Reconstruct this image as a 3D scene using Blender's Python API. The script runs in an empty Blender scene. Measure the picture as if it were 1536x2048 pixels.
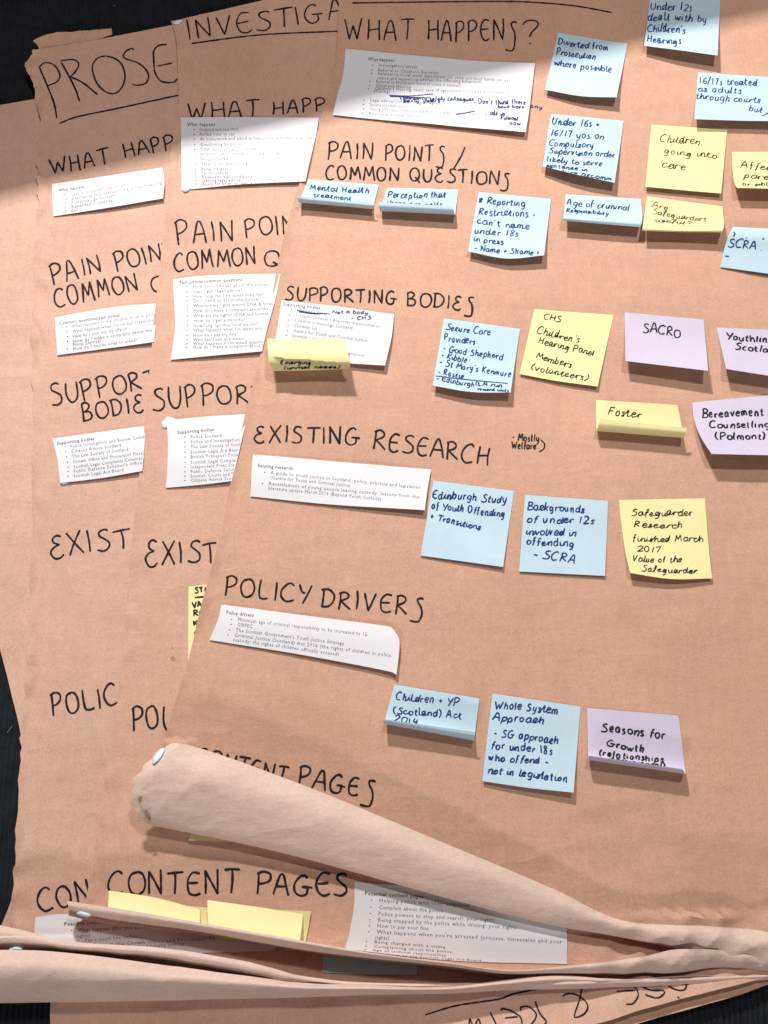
import bpy, math, random
import numpy as np
from mathutils import Vector, noise
from mathutils.bvhtree import BVHTree

random.seed(7)
sc = bpy.context.scene
col = sc.collection

# ------------------------------------------------------------------ camera
FPX = 1704.0                       # focal length in photo pixels (photo 1536 x 2048)
DIST = 0.785
TILT = math.radians(14)
CAM = Vector((0, -DIST*math.sin(TILT), DIST*math.cos(TILT)))
cd = bpy.data.cameras.new('camera'); cam = bpy.data.objects.new('camera', cd); col.objects.link(cam)
cam.location = CAM; cam.rotation_euler = (TILT, 0, 0)
cd.sensor_fit = 'VERTICAL'; cd.sensor_height = 24; cd.lens = 24*FPX/2048
cd.clip_start = 0.01; cd.clip_end = 50
sc.camera = cam

# ------------------------------------------------------------------ world, lamps, exposure
w = bpy.data.worlds.new("World"); sc.world = w; w.use_nodes = True
w.node_tree.nodes['Background'].inputs[0].default_value = (0.95, 0.97, 1.0, 1)
w.node_tree.nodes['Background'].inputs[1].default_value = 0.055
sc.view_settings.view_transform = 'Standard'; sc.view_settings.look = 'None'
sc.view_settings.exposure = 0; sc.view_settings.gamma = 1

def area(name, loc, size, power, color, target=(0, 0, 0)):
    l = bpy.data.lights.new(name, 'AREA'); l.shape = 'RECTANGLE'; l.size = size[0]; l.size_y = size[1]
    l.energy = power; l.color = color
    o = bpy.data.objects.new(name, l); col.objects.link(o); o.location = loc
    o.rotation_euler = (Vector(target)-Vector(loc)).to_track_quat('-Z', 'Y').to_euler()
    return o
LAMP = Vector((-0.36, 1.42, 1.22))
area('ceiling_lamp', LAMP, (0.16, 0.06), 46, (1.0, 0.96, 0.925))
area('ceiling_lamp', (0.30, 0.80, 1.60), (0.11, 0.09), 13, (1.0, 0.96, 0.94))
area('ceiling_lamp', (-1.15, -3.0, 1.85), (0.75, 0.36), 45, (1.0, 0.95, 0.92))
sc.cycles.use_denoising = True

# ------------------------------------------------------------------ pixel <-> place helpers
ct, st = math.cos(TILT), math.sin(TILT)
def ray(px, py):
    x = (px-768)/FPX; y = (1024-py)/FPX
    return Vector((x, y*ct+st, y*st-ct)).normalized()
def P(px, py, z):
    d = ray(px, py); t = (z-CAM.z)/d.z
    return CAM+d*t
def U(x, y):                      # gentle waviness shared by the whole stack of papers
    a = noise.noise(Vector((x*2.6+3.1, y*2.6+1.7, 0.3)))
    b = noise.noise(Vector((x*7+9.1, y*9+4.7, 2.3)))
    c = noise.noise(Vector((x*3.1+y*1.2+5, y*15+x*2, 7.7)))
    return 0.0022*(1+a)+0.0008*(1+b)+0.0012*(1+c)

# ------------------------------------------------------------------ materials
def mat(name, color, rough=0.7, var=0.05, speck=0.0, bump=0.1, bscale=500, big=8.0, fleck=None, spec=0.3, wrinkle=0.0):
    m = bpy.data.materials.new(name); m.use_nodes = True; nt = m.node_tree; n = nt.nodes; L = nt.links
    b = n['Principled BSDF']; b.inputs['Roughness'].default_value = rough
    b.inputs['Specular IOR Level'].default_value = spec
    tc = n.new('ShaderNodeTexCoord')
    def nz(scale, detail=3, rough_=0.55, st=None):
        t = n.new('ShaderNodeTexNoise'); t.inputs['Scale'].default_value = scale
        t.inputs['Detail'].default_value = detail; t.inputs['Roughness'].default_value = rough_
        if st:
            mp = n.new('ShaderNodeMapping'); mp.inputs['Scale'].default_value = st
            L.new(tc.outputs['Object'], mp.inputs[0]); L.new(mp.outputs[0], t.inputs['Vector'])
        else: L.new(tc.outputs['Object'], t.inputs['Vector'])
        return t.outputs[0]
    def ramp(src, p0, c0, p1, c1):
        r = n.new('ShaderNodeValToRGB'); r.color_ramp.elements[0].position = p0; r.color_ramp.elements[1].position = p1
        r.color_ramp.elements[0].color = (*c0, 1); r.color_ramp.elements[1].color = (*c1, 1)
        L.new(src, r.inputs[0]); return r.outputs[0]
    def mul(a, b_):
        x = n.new('ShaderNodeMix'); x.data_type = 'RGBA'; x.blend_type = 'MULTIPLY'; x.inputs[0].default_value = 1
        L.new(a, x.inputs[6]); L.new(b_, x.inputs[7]); return x.outputs[2]
    lo = tuple(c*(1-var*1.2) for c in color); hi = tuple(min(1, c*(1+var)) for c in color)
    c = ramp(nz(big, 4), 0.32, lo, 0.68, hi)
    if speck:
        c = mul(c, ramp(nz(620, 2, 0.7), 0.3, (1-speck,)*3, 0.72, (1+speck*0.4,)*3))
        c = mul(c, ramp(nz(170, 3, 0.7, (1, 0.35, 1)), 0.3, (1-speck*0.5,)*3, 0.7, (1+speck*0.2,)*3))
    if fleck:
        c = mul(c, ramp(nz(520, 1, 0.3), 0.2, (fleck,)*3, 0.25, (1, 1, 1)))
    L.new(c, b.inputs['Base Color'])
    if bump:
        bp = n.new('ShaderNodeBump'); bp.inputs['Strength'].default_value = bump; bp.inputs['Distance'].default_value = 0.0004
        L.new(nz(bscale, 4), bp.inputs['Height'])
        if wrinkle:                     # long soft crinkles with sharper ridges
            wn = nz(13, 5, 0.5, (0.55, 1.3, 1))
            ma = n.new('ShaderNodeMath'); ma.operation = 'SUBTRACT'; ma.inputs[1].default_value = 0.5; L.new(wn, ma.inputs[0])
            mb = n.new('ShaderNodeMath'); mb.operation = 'ABSOLUTE'; L.new(ma.outputs[0], mb.inputs[0])
            b2 = n.new('ShaderNodeBump'); b2.inputs['Strength'].default_value = wrinkle; b2.inputs['Distance'].default_value = 0.008; b2.invert = True
            L.new(mb.outputs[0], b2.inputs['Height']); L.new(b2.outputs[0], bp.inputs['Normal'])
        L.new(bp.outputs[0], b.inputs['Normal'])
    return m
M = {}
for key, cc in (('kraft', (0.572, 0.333, 0.233)), ('kraft_b', (0.59, 0.352, 0.254)), ('kraft_a', (0.60, 0.366, 0.273)), ('kraft_d', (0.61, 0.381, 0.292))):
    M[key] = mat('kraft_paper', cc, 0.72, 0.05, 0.15, 0.28, 420, 7, 0.7, wrinkle=0.5)
M['kraft_mid'] = M['kraft_b']
M['kraft_back'] = mat('kraft_paper_back', (0.665, 0.495, 0.415), 0.6, 0.05, 0.10, 0.35, 420, 14, wrinkle=0.8)
M['kraft_stain'] = mat('oil_stain', (0.40, 0.225, 0.145), 0.6, 0.06, 0.1, 0.2)
M['white'] = mat('white_paper', (0.68, 0.672, 0.705), 0.65, 0.015, 0.02, 0.12, 300, 15)
M['blue'] = mat('blue_note_paper', (0.465, 0.61, 0.70), 0.65, 0.03, 0.03, 0.15, 300, 20)
M['yellow'] = mat('yellow_note_paper', (0.77, 0.705, 0.355), 0.65, 0.03, 0.03, 0.15, 300, 20)
M['purple'] = mat('lilac_note_paper', (0.555, 0.50, 0.63), 0.65, 0.03, 0.03, 0.15, 300, 20)
M['marker'] = mat('black_marker_ink', (0.018, 0.017, 0.024), 0.85, 0.3, 0, 0, big=60, spec=0.12)
M['pen'] = mat('blue_pen_ink', (0.012, 0.045, 0.17), 0.85, 0.3, 0, 0, big=60, spec=0.12)
M['bpen'] = mat('black_pen_ink', (0.02, 0.022, 0.022), 0.85, 0.3, 0, 0, big=60, spec=0.12)
M['print'] = mat('grey_print', (0.13, 0.13, 0.16), 0.6, 0.3, 0, 0, big=120)
M['printb'] = mat('dark_print', (0.07, 0.07, 0.09), 0.6, 0.2, 0, 0, big=120)
M['putty'] = mat('pale_blue_putty', (0.60, 0.74, 0.80), 0.45, 0.06, 0, 0.5, 300, 150)
M['card'] = mat('cardboard', (0.30, 0.21, 0.14), 0.8, 0.05, 0.05, 0.2)  # surface of the unseen box added to cast shade
M['carpet'] = mat('carpet_yarn', (0.016, 0.018, 0.023), 0.95, 0.22, 0.3, 0.3, 900, 90, spec=0.1)
M['lint'] = mat('lint', (0.3, 0.33, 0.33), 0.9, 0.1, 0, 0)

# ------------------------------------------------------------------ mesh builders
def link_mesh(name, verts, faces, mats, parent=None, smooth=True, mi=None, origin=None):
    if origin is None:
        a = np.array([v[:] for v in verts]); origin = Vector(((a[:, 0].min()+a[:, 0].max())/2, (a[:, 1].min()+a[:, 1].max())/2, a[:, 2].min()))
    me = bpy.data.meshes.new(name)
    me.from_pydata([tuple(Vector(v)-origin) for v in verts], [], faces)
    for m in mats: me.materials.append(m)
    if smooth: me.polygons.foreach_set('use_smooth', [True]*len(me.polygons))
    if mi: me.polygons.foreach_set('material_index', mi)
    o = bpy.data.objects.new(name, me); col.objects.link(o)
    if parent is None: o.location = origin
    else: o.parent = parent
    o['org'] = None if False else tuple(origin)
    return o
def tag(o, label=None, cat=None, group=None, kind=None):
    if label: o['label'] = label
    if cat: o['category'] = cat
    if group: o['group'] = group
    if kind: o['kind'] = kind
    return o

def cr(p0, p1, p2, p3, t):
    return tuple(0.5*((2*b)+(c-a)*t+(2*a-5*b+4*c-d)*t*t+(3*b-a-3*c+d)*t**3) for a, b, c, d in zip(p0, p1, p2, p3))
def spline(pts, n):
    """n samples per segment through pts (tuples)"""
    out = []; m = len(pts)
    for i in range(m-1):
        p1, p2 = pts[i], pts[i+1]
        p0 = pts[i-1] if i else tuple(2*a-b for a, b in zip(p1, p2))
        p3 = pts[i+2] if i+2 < m else tuple(2*b-a for a, b in zip(p1, p2))
        k = n[i] if isinstance(n, (list, tuple)) else n
        for j in range(k): out.append(cr(p0, p1, p2, p3, j/k))
    out.append(tuple(pts[-1])); return out
def net(ctrl, nu, nv):
    """ctrl rows x cols of (px,py,z) -> dense grid"""
    rows = [spline(r, nu) for r in ctrl]
    cols_ = [spline([r[j] for r in rows], nv) for j in range(len(rows[0]))]
    return [[c[i] for c in cols_] for i in range(len(cols_[0]))]
def grid_faces(nr, nc):
    out = []
    for i in range(nr-1):
        for j in range(nc-1):
            a, b, c, d = i*nc+j, (i+1)*nc+j, (i+1)*nc+j+1, i*nc+j+1
            out += [(a, b, c), (a, c, d)]
    return out
def solid(o, t, mo=0):
    m = o.modifiers.new('thickness', 'SOLIDIFY'); m.thickness = t; m.offset = -1; m.material_offset = mo; m.material_offset_rim = 0
    e = o.modifiers.new('crisp_rim', 'EDGE_SPLIT'); e.split_angle = math.radians(60)

class Surf:
    """a paper surface: its mesh object, and ray casting on its upper side"""
    def __init__(s, obj, verts, faces, fb=0.0, mainfaces=None):
        s.obj = obj; s.org = Vector(obj['org']); s.fb = fb; del obj['org']
        s.bvh = BVHTree.FromPolygons(verts, mainfaces if mainfaces is not None else faces)
        s.full = BVHTree.FromPolygons(verts, faces)
    def hit(s, px, py, full=False):
        d = ray(px, py); r = (s.full if full else s.bvh).ray_cast(CAM, d)
        if r[0] is None:
            p = P(px, py, s.fb); return Vector((p.x, p.y, U(p.x, p.y)+s.fb)), Vector((0, 0, 1))
        n = r[1]
        if n.dot(d) > 0: n = -n
        return r[0], n

CREASES = {6: [((1180, 900), (1300, 460), 0.9, 22), ((1085, 540), (1140, 760), 0.6, 14), ((1540, 60), (1180, 150), 1.6, 40), ((640, 470), (1060, 500), 0.7, 26), ((700, 585), (1500, 620), 0.8, 30),
              ((880, 1060), (1180, 1230), 0.6, 20), ((1110, 1250), (1090, 1480), 0.5, 16), ((400, 1330), (820, 1460), 1.2, 40), ((1250, 1640), (1540, 1700), 1.2, 36), ((1000, 1660), (1400, 1560), 0.8, 30), ((640, 60), (1100, 40), 1.0, 30)],
           5: [((330, 480), (560, 470), 0.8, 20), ((300, 900), (480, 1000), 0.6, 18), ((260, 1230), (420, 1150), 0.7, 20), ((210, 1640), (420, 1600), 1.0, 26), ((400, 1700), (800, 1780), 0.8, 24), ((365, 160), (660, 120), 1.2, 30)],
           4: [((85, 470), (320, 440), 0.9, 20), ((80, 750), (280, 700), 0.6, 18), ((70, 1000), (250, 1010), 0.6, 18), ((60, 1560), (200, 1530), 1.0, 26), ((80, 240), (340, 200), 1.2, 26)],
           3: [((0, 330), (80, 380), 1.0, 18), ((0, 560), (70, 600), 0.7, 16), ((0, 880), (70, 830), 0.7, 16), ((10, 1960), (400, 1950), 1.2, 14), ((300, 1990), (345, 1925), 1.6, 6), ((330, 1930), (360, 1995), 1.2, 6)],
           2: [((320, 2010), (350, 2050), 1.2, 8), ((600, 2030), (1100, 1990), 1.6, 16)]}
def sheet(name, ctrl, nu, nv, base, seed, main_rows, edge=0.0, crumple=None, label='', edgej=0.0, km='kraft', lift=0.0, ln=6):
    g = net(ctrl, nu, nv); nr, nc = len(g), len(g[0]); V = []
    for i, r in enumerate(g):
        for j, (px, py, z) in enumerate(r):
            if j < 3 and name == 'paper_sheet' and seed == 6 and z > 2:
                px += (1-j/3)*(5*noise.noise(Vector((py*0.06, 1, 1)))+7*(abs((py*0.037) % 1-0.5)-0.25)*2)
            if j == 0 and edgej:
                px += edgej*noise.noise(Vector((py*0.045, seed, 0)))*6+edgej*noise.noise(Vector((py*0.15, seed, 4)))*2.5
            p = P(px, py, base+z*0.001)
            zz = p.z+U(p.x, p.y)+0.00022*noise.noise(Vector((p.x*22, p.y*22, seed)))
            if edge and j < 12 and z < 3:      # wrinkled, slightly lifting border
                f = (1-j/12)
                zz += edge*f*(abs(noise.noise(Vector((p.x*60, p.y*45, seed+5))))*0.0035)
            for (a, b, amp, wd) in CREASES.get(seed, ()):
                abx, aby = b[0]-a[0], b[1]-a[1]; q2 = abx*abx+aby*aby
                t_ = ((px-a[0])*abx+(py-a[1])*aby)/q2
                if -0.1 < t_ < 1.1:
                    d_ = abs((px-a[0])*aby-(py-a[1])*abx)/math.sqrt(q2)
                    if d_ < wd*4: zz += amp*0.001*math.exp(-d_/wd)*math.sin(math.pi*max(0, min(1, (t_+0.1)/1.2)))
            if lift and j < ln and z < 3: zz += lift*(1-j/ln)**2*(0.55+0.9*noise.noise(Vector((py*0.012, seed, 8))))
            if crumple:
                k = crumple(px, py)
                if k > 0:
                    zz += k*0.006*(0.4-abs(noise.noise(Vector((p.x*24+py*0.01, p.y*17, seed+9)))))+k*0.004*(noise.voronoi(Vector((p.x*32, p.y*26, seed)))[0][0]-0.4)+k*0.0018*(0.5-abs(noise.noise(Vector((p.x*60, p.y*50, seed+3)))))
            V.append(Vector((p.x, p.y, zz)))
    F = grid_faces(nr, nc); mr = main_rows*nv
    o = link_mesh(name, V, F, [M[km], M['kraft_back']]); solid(o, 0.00018, 1)
    tag(o, label, 'brown paper sheet', 'large brown kraft paper sheets laid overlapping')
    return Surf(o, V, F, base, [f for k, f in enumerate(F) if k//(2*(nc-1)) < mr])

# ------------------------------------------------------------------ handwriting: a single stroke alphabet
G = {
'A': (7, "0,0 1.3,5 2.6,9.2 3.5,9.9 4.3,9 5.4,5 6.5,-0.2/0.9,3.9 6,4.2"),
'B': (6.5, "0.7,-0.3 0.9,5 0.6,10/0.1,9.4 3,10.3 4.8,8.6 3.6,6.2 1.5,5.1* 4.6,4.9 5.9,2.8 4.4,0.6 0.3,0"),
'C': (7, "6.3,8.6 4.8,10 2.4,9 0.5,5.8 0.6,2.4 2.8,0 6.4,0.9"),
'D': (7.2, "1,0.2 1.3,5 1.1,9.8/0,9.3 3.6,9.6 6.4,7 6.5,3.6 4.2,0.6 0.2,0.1"),
'E': (6.3, "5.8,9.4 3,9.8 1,7.4 0.5,4.3 1.4,1 3.6,-0.1 6,1/0.8,5 5.2,5.4"),
'e_': (6.4, "5.6,9.2 3.8,10.1 1.9,9 2.1,7 4.3,5.8* 1.6,4.8 0.3,2.4 1.9,0 4.4,-0.1 5.8,1.3"),
'F': (6, "0.9,0 1,9.8/0.4,9.6 5.8,10/1,5.3 4.6,5.5"),
'G': (8.2, "5.8,8.8 4.2,10 2,8.7 0.5,5.4 1,1.6 3.3,0 5.6,1.2 6,4.6* 3.4,4.5/6,4.5 8.2,4.2"),
'H': (7, "0.8,10 0.9,5 0.6,0/6,9.8 6,5 6.2,-0.3/0.8,4.8 6,5.4"),
'I': (2.6, "1.2,10 1.4,5 1.2,0"),
'J': (5, "4,10 4.2,3 3,0 0.5,0.8"),
'K': (6.5, "1,10 0.9,0/5.8,9.7 1.1,4.6* 6,0"),
'L': (6, "1.2,10 0.8,4 1.4,0.8 3,0 5.6,0.6"),
'M': (8.4, "0.5,0 1.4,5 1.8,9.7* 4.2,3.2* 6.6,9.9* 7.2,5 7.8,-0.1"),
'N': (7, "0.7,0 0.9,5 0.9,9.8* 3.4,5 5.9,0.2* 6.2,5 6.3,10.4"),
'O': (7.4, "3.8,9.8 1.4,8.6 0.4,5 1.6,1 4,0 6.4,2 6.9,5.6 5.6,9 3.4,9.9"),
'P': (6.3, "0.9,-0.4 1,5 0.8,9.6/0.1,9 2.8,10.3 5.4,9.2 5.4,6.6 3.2,4.9 1,4.4"),
'Q': (7.8, "3.8,9.8 1.4,8.6 0.4,5 1.6,1 4,0.2 6.4,2 6.9,5.6 5.6,9 3.4,9.9/4,3.2 6,1 7.8,-0.9"),
'R': (6.8, "0.9,-0.2 1,5 0.8,9.8/0.1,9.1 2.8,10.2 5,8.8 4.6,6.6 1.3,4.9* 3.6,2.9 6.6,0.3"),
'S': (6.4, "5.8,9.1 4.3,10 2.2,9.2 1.9,7.3 3.8,5.6 5.5,3.9 5.4,1.4 3.2,0 0.2,0.6"),
's_': (6.4, "5.6,9.1 4.3,9.6 2.6,8.9 2.9,7 4.6,4.5 5.2,0.5 4.2,-3.4 2,-3.9 -0.2,-3.5"),
'T': (6.8, "3.6,9.7 3.7,5 3.4,0/0,9.3 3.5,9.8 7,9.9"),
'U': (7, "0.8,10 0.7,4 2.2,0.3 4.6,0.6 6,4 6.1,10"),
'V': (6.8, "0.3,10* 3.3,0* 6.4,10.3"),
'W': (9.6, "0.2,10* 2.4,0* 4.7,6.6* 6.6,0* 9.2,10.2"),
'X': (6.6, "0.4,9.6 3.2,5 6.2,0/6,10 3,5 0.3,-0.3"),
'Y': (6.4, "0.2,10 1.8,6.2 3.4,5.4/6.2,10.2 4.4,5 2.4,-0.3"),
'Z': (6, "0.5,9.6 5.6,9.8* 0.3,0.3* 6,0"),
'a': (5.4, "4.4,5.2 2.6,6 0.8,4.6 0.5,1.8 1.8,0 3.6,1.2 4.4,5.6* 4.3,1.6 5.4,0.2"),
'b': (5.2, "0.9,10 0.7,5 0.7,0.4* 0.8,4 2.6,5.9 4.5,4.5 4.3,1.3 2.3,0 0.8,0.8"),
'c': (4.6, "4.2,5 2.7,6 0.9,4.7 0.5,2 1.8,0.1 4.3,0.7"),
'd': (5.6, "4.3,4.9 2.5,6 0.8,4.4 0.6,1.6 1.9,0 3.8,1.4 4.7,10* 4.6,1.4 5.4,0.1"),
'e': (4.8, "0.8,3 3.4,3.3 4,4.7 2.7,6 1,4.8 0.5,2.2 1.9,0 4.6,0.9"),
'f': (4, "4,9.4 2.7,10 1.9,8 1.7,3 1.2,-1.4/0.2,5.3 3.6,5.7"),
'g': (5.4, "4.2,5 2.4,6 0.7,4.4 0.7,1.8 2.2,0.5 4,2.2 4.5,5.6* 4.4,-1 3.2,-3.6 1,-3.4"),
'h': (5.2, "0.9,10 0.8,5 0.7,0.1* 1,3.6 2.8,5.9 4,4.6 4.1,0 4.9,0"),
'i': (2.4, "0.9,5.8 0.9,1.4 1.8,0/1,8.4 1.3,8.1"),
'j': (2.8, "1.8,5.8 1.8,-1 0.2,-3.4/1.9,8.4 2.1,8.1"),
'k': (5, "0.9,10 0.7,0/4.2,5.8 1,2.8* 4.6,0"),
'l': (2.4, "1,10 0.8,3 1.1,0.4 1.9,0"),
'm': (7.6, "0.7,5.8 0.7,0* 1.1,4 2.5,5.8 3.6,4.4 3.6,0.2* 4,4 5.5,5.8 6.6,4.2 6.6,0 7.4,0.1"),
'n': (5, "0.7,5.8 0.7,0* 1.1,3.8 2.8,5.8 4,4.2 4,0 4.8,0.1"),
'o': (5, "2.6,5.9 0.9,4.7 0.6,1.8 2.2,0 4.1,1.3 4.3,4.2 2.6,5.9 3.4,5.6"),
'p': (5.2, "0.8,5.8 0.8,0 0.5,-4/0.8,3.6 2.7,5.9 4.5,4.5 4.2,1.4 2.3,0.1 0.8,1"),
'q': (5.2, "4.2,5 2.4,6 0.7,4.4 0.7,1.8 2.2,0.3 4,2.2 4.5,5.6* 4.4,-3.8"),
'r': (3.8, "0.7,5.8 0.8,0* 1,3.6 2.2,5.4 3.7,5.4"),
's': (4, "3.6,5.2 2.1,5.9 0.9,4.8 2.2,3.2 3.4,1.5 2.2,0 0.3,0.4"),
't': (3.8, "1.8,9 1.6,2 2.2,0.1 3.6,0.5/0.1,5.8 3.6,6.1"),
'u': (5.2, "0.7,5.8 0.7,1.8 1.9,0 3.6,1 4.2,5.8* 4.2,1 5,0.1"),
'v': (4.6, "0.4,5.8* 2.2,0* 4.3,5.9"),
'w': (6.6, "0.4,5.8 1.6,0.2* 3.2,4.4* 4.6,0.2 6.2,5.9"),
'x': (4.6, "0.5,5.8 4.3,0/4.2,5.8 0.4,0"),
'y': (5, "0.6,5.8 1,2.2 2.4,0.6 4,2.4/4.4,5.8 4,0 2.8,-3.2 0.6,-3.6"),
'z': (4.4, "0.5,5.6 4,5.8* 0.4,0.2* 4.2,0"),
'0': (5.6, "2.8,9.6 0.8,7.6 0.7,2.4 2.6,0 4.8,2.2 4.8,7.6 2.8,9.6"),
'1': (2.8, "1.3,9.8 1.3,0"), '2': (5.4, "0.6,7.8 2.4,9.8 4.4,8 3.4,4.6 0.4,0.2* 5.2,0.4"),
'4': (5.6, "1.6,9.8 0.6,4 5,4.2/4,8 3.9,-0.4"),
'6': (5.2, "4,9.6 1.2,6.4 0.7,2 2.5,0 4.5,1.9 3.6,4.4 1,3.4"),
'7': (5, "0.4,9.2 4.8,9.6* 2.2,0"), '8': (5.2, "4,8.4 2.4,9.7 1,8 3.8,3.6 3.4,0.6 1.2,0.5 1.2,3.4 3.9,7.6 3.4,9.2"),
'3': (5, "0.6,9 3,9.8 4.2,7.8 1.8,5.4* 4.6,3.6 3.6,0.4 0.4,0.6"),
'-': (4, "0.3,3.8 3.6,3.9"), '+': (5, "2.3,6.4 2.3,1.4/0.2,3.8 4.6,4.1"), '.': (1.8, "0.5,0.4 0.9,0"),
',': (1.8, "0.8,0.8 0.3,-1.2"), "'": (1.8, "0.9,10.4 0.7,8.4"), '/': (4, "3.8,10.4 0.2,-0.8"),
'(': (3, "2.6,10.4 0.8,7 0.6,2.6 2.4,-1.6"), ')': (3, "0.5,10.4 2.2,7 2.2,2.6 0.3,-1.6"),
'?': (5, "0.3,7.8 1.4,9.6 3.8,9.8 4.8,8 3.2,5 2.4,3/2.4,0.4 2.7,0"), '!': (2, "1.2,8 1,2.4/1,0.4 1.1,0"),
'#': (6, "1,8 1.4,1/3.4,8.4 3.6,0.6/0,5.8 5.6,6.2/0.2,3 5.6,3.4/0.6,1 5,8/5,7 1,6/1.4,2 4.6,2.4"), ' ': (4, ""),
}
def parse(s):
    out = []
    for st_ in s.split('/'):
        if not st_.strip(): continue
        out.append([(float(p.rstrip('*').split(',')[0]), float(p.rstrip('*').split(',')[1]), p.endswith('*')) for p in st_.split()])
    return out
GP = {k: (v[0], parse(v[1])) for k, v in G.items()}
def dense(pts, step=1.3):
    """pts (x,y,corner) in pixels -> smooth polyline at ~step px"""
    runs = [[pts[0][:2]]]
    for p in pts[1:]:
        runs[-1].append(p[:2])
        if len(p) > 2 and p[2]: runs.append([p[:2]])
    out = []
    for r in runs:
        if len(r) < 2: continue
        ns = [max(1, int(math.dist(r[i], r[i+1])/step)) for i in range(len(r)-1)]
        q = spline(r, ns)
        out += q if not out else q[1:]
    return out
class Ink:
    def __init__(s, surf, full=False): s.s = surf; s.V = []; s.F = []; s.k = 0; s.full = full
    def stroke(s, pts, w, step=1.3, lift=0.00013):
        q = dense(pts, step); n = len(q)
        if n < 2: return
        s.k += 1; ph = random.random()*50
        lift = lift+0.00001*(s.k % 5)
        hits = [s.s.hit(x, y, s.full) for x, y in q]
        for i, (p, nn) in enumerate(hits):
            a = hits[max(0, i-1)][0]; b = hits[min(n-1, i+1)][0]; t = b-a
            if t.length < 1e-7: t = Vector((1, 0, 0))
            side = nn.cross(t).normalized()
            e = min(i, n-1-i)*step/(w/0.00046)          # rounded ends
            ww = w*(0.62+0.38*min(1, e*2.2))*(1+0.34*noise.noise(Vector((i*0.11, ph, 0)))+0.14*noise.noise(Vector((i*0.6, ph, 3))))
            up = nn*(lift+0.000004*i/n)
            bv = s.s.full if s.full else s.s.bvh
            for sg in (1, -1):
                q_ = p+side*(sg*ww/2); nr_ = bv.find_nearest(q_, 0.004)
                s.V.append((nr_[0] if nr_[0] is not None and (nr_[0]-q_).length < 0.0008 else q_)+up)
            if i: k = len(s.V); s.F.append((k-4, k-3, k-1, k-2))
    def text(s, txt, p0, p1, h, w, shear=0.0, jit=1.0, step=1.3, h1=None, alt=None, up=None, cursive=False):
        """write txt between baseline points (photo pixels), cap height h px"""
        toks = list(txt)
        if alt:
            for i, a in alt.items(): toks[i] = a
        adv = sum(GP[t][0]+(1.3 if t != ' ' else 0) for t in toks)-1.3
        dx, dy = p1[0]-p0[0], p1[1]-p0[1]; L = math.hypot(dx, dy); ex = (dx/L, dy/L)
        ey = up if up else (dy/L, -dx/L)
        sx = L/adv; cx = 0; last = None
        for t in toks:
            wd, strokes = GP[t]; f = cx/adv
            hh = (h+((h1 or h)-h)*f)/10*(1+jit*random.uniform(-0.06, 0.06))
            rot = jit*random.uniform(-0.05, 0.05); by = jit*random.uniform(-0.03, 0.03)*h+jit*0.035*h*math.sin(cx*0.09+hh*7); sxx = sx*(1+jit*random.uniform(-0.08, 0.08))
            first_ = None
            for stt in strokes:
                pts = []
                for (x, y, c) in stt:
                    x2 = x+jit*random.uniform(-0.16, 0.16)+y*(shear+rot); y2 = y+jit*random.uniform(-0.16, 0.16)-x*rot
                    a = cx*sx+x2*sxx; b = y2*hh+by
                    pts.append((p0[0]+ex[0]*a+ey[0]*b, p0[1]+ex[1]*a+ey[1]*b, c))
                s.stroke(pts, w, step)
                if first_ is None:
                    first_ = pts
                    if cursive and last and t.islower() and random.random() < cursive:
                        m_ = ((last[0]*0.55+pts[0][0]*0.45), (last[1]*0.75+pts[0][1]*0.25))
                        s.stroke([last, m_, pts[0][:2]], w*0.8, step)
            last = first_[-1][:2] if (first_ and t in 'acdehiklmnrstuG') else None
            cx += wd+(1.3 if t != ' ' else 0)
    def done(s, matname, name='handwriting', label=None):
        if not s.V: return
        o = link_mesh(name, s.V, s.F, [M[matname]], s.s.obj, origin=s.s.org); del o['org']
        if label: o['label'] = label
        return o
MW = 0.0019   # marker stroke width
def heading(surf, words, strokes=(), w=MW, full=False, name='handwriting', label=None):
    k = Ink(surf, full)
    for wd in words:
        kw = wd[4] if len(wd) > 4 else {}
        k.text(wd[0], wd[1], wd[2], wd[3], w, **kw)
    for s_ in strokes: k.stroke(s_, w)
    k.done('marker', name, label)

# ------------------------------------------------------------------ carpet
def lin(a, b, n): return [a+(b-a)*i/n for i in range(n+1)]
xs = [-4, -2, -1]+lin(-0.62, 0.62, 1240)+[1, 2, 4]; ys = [-4, -2, -1]+lin(-0.62, 0.75, 190)+[1, 2, 4]
X, Y = np.meshgrid(xs, ys)
Z = np.zeros_like(X)
rnd = np.random.RandomState(3)
wob = np.cumsum(rnd.normal(0, 0.00035, X.shape), axis=0); wob -= wob.mean(axis=0)*0.0
wob = 0.0005*np.sin(Y*60+np.floor(X/0.005)*1.7)
Z = -0.0030+0.0028*np.abs(np.sin(math.pi*(X+wob)/0.0048))+rnd.normal(0, 0.00022, X.shape)
Z[(np.abs(X) > 0.62)] = -0.001
Vc = np.stack([X.ravel(), Y.ravel(), Z.ravel()], 1)
nr, nc = X.shape
idx = np.arange(nr*nc).reshape(nr, nc)
Fc = np.stack([idx[:-1, :-1], idx[:-1, 1:], idx[1:, 1:], idx[1:, :-1]], -1).reshape(-1, 4)
me = bpy.data.meshes.new('carpet'); me.from_pydata(Vc.tolist(), [], Fc.tolist()); me.materials.append(M['carpet'])
me.polygons.foreach_set('use_smooth', [True]*len(me.polygons))
carpet = bpy.data.objects.new('carpet', me); col.objects.link(carpet); tag(carpet, 'near black ribbed carpet under the papers', kind='structure')

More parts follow.
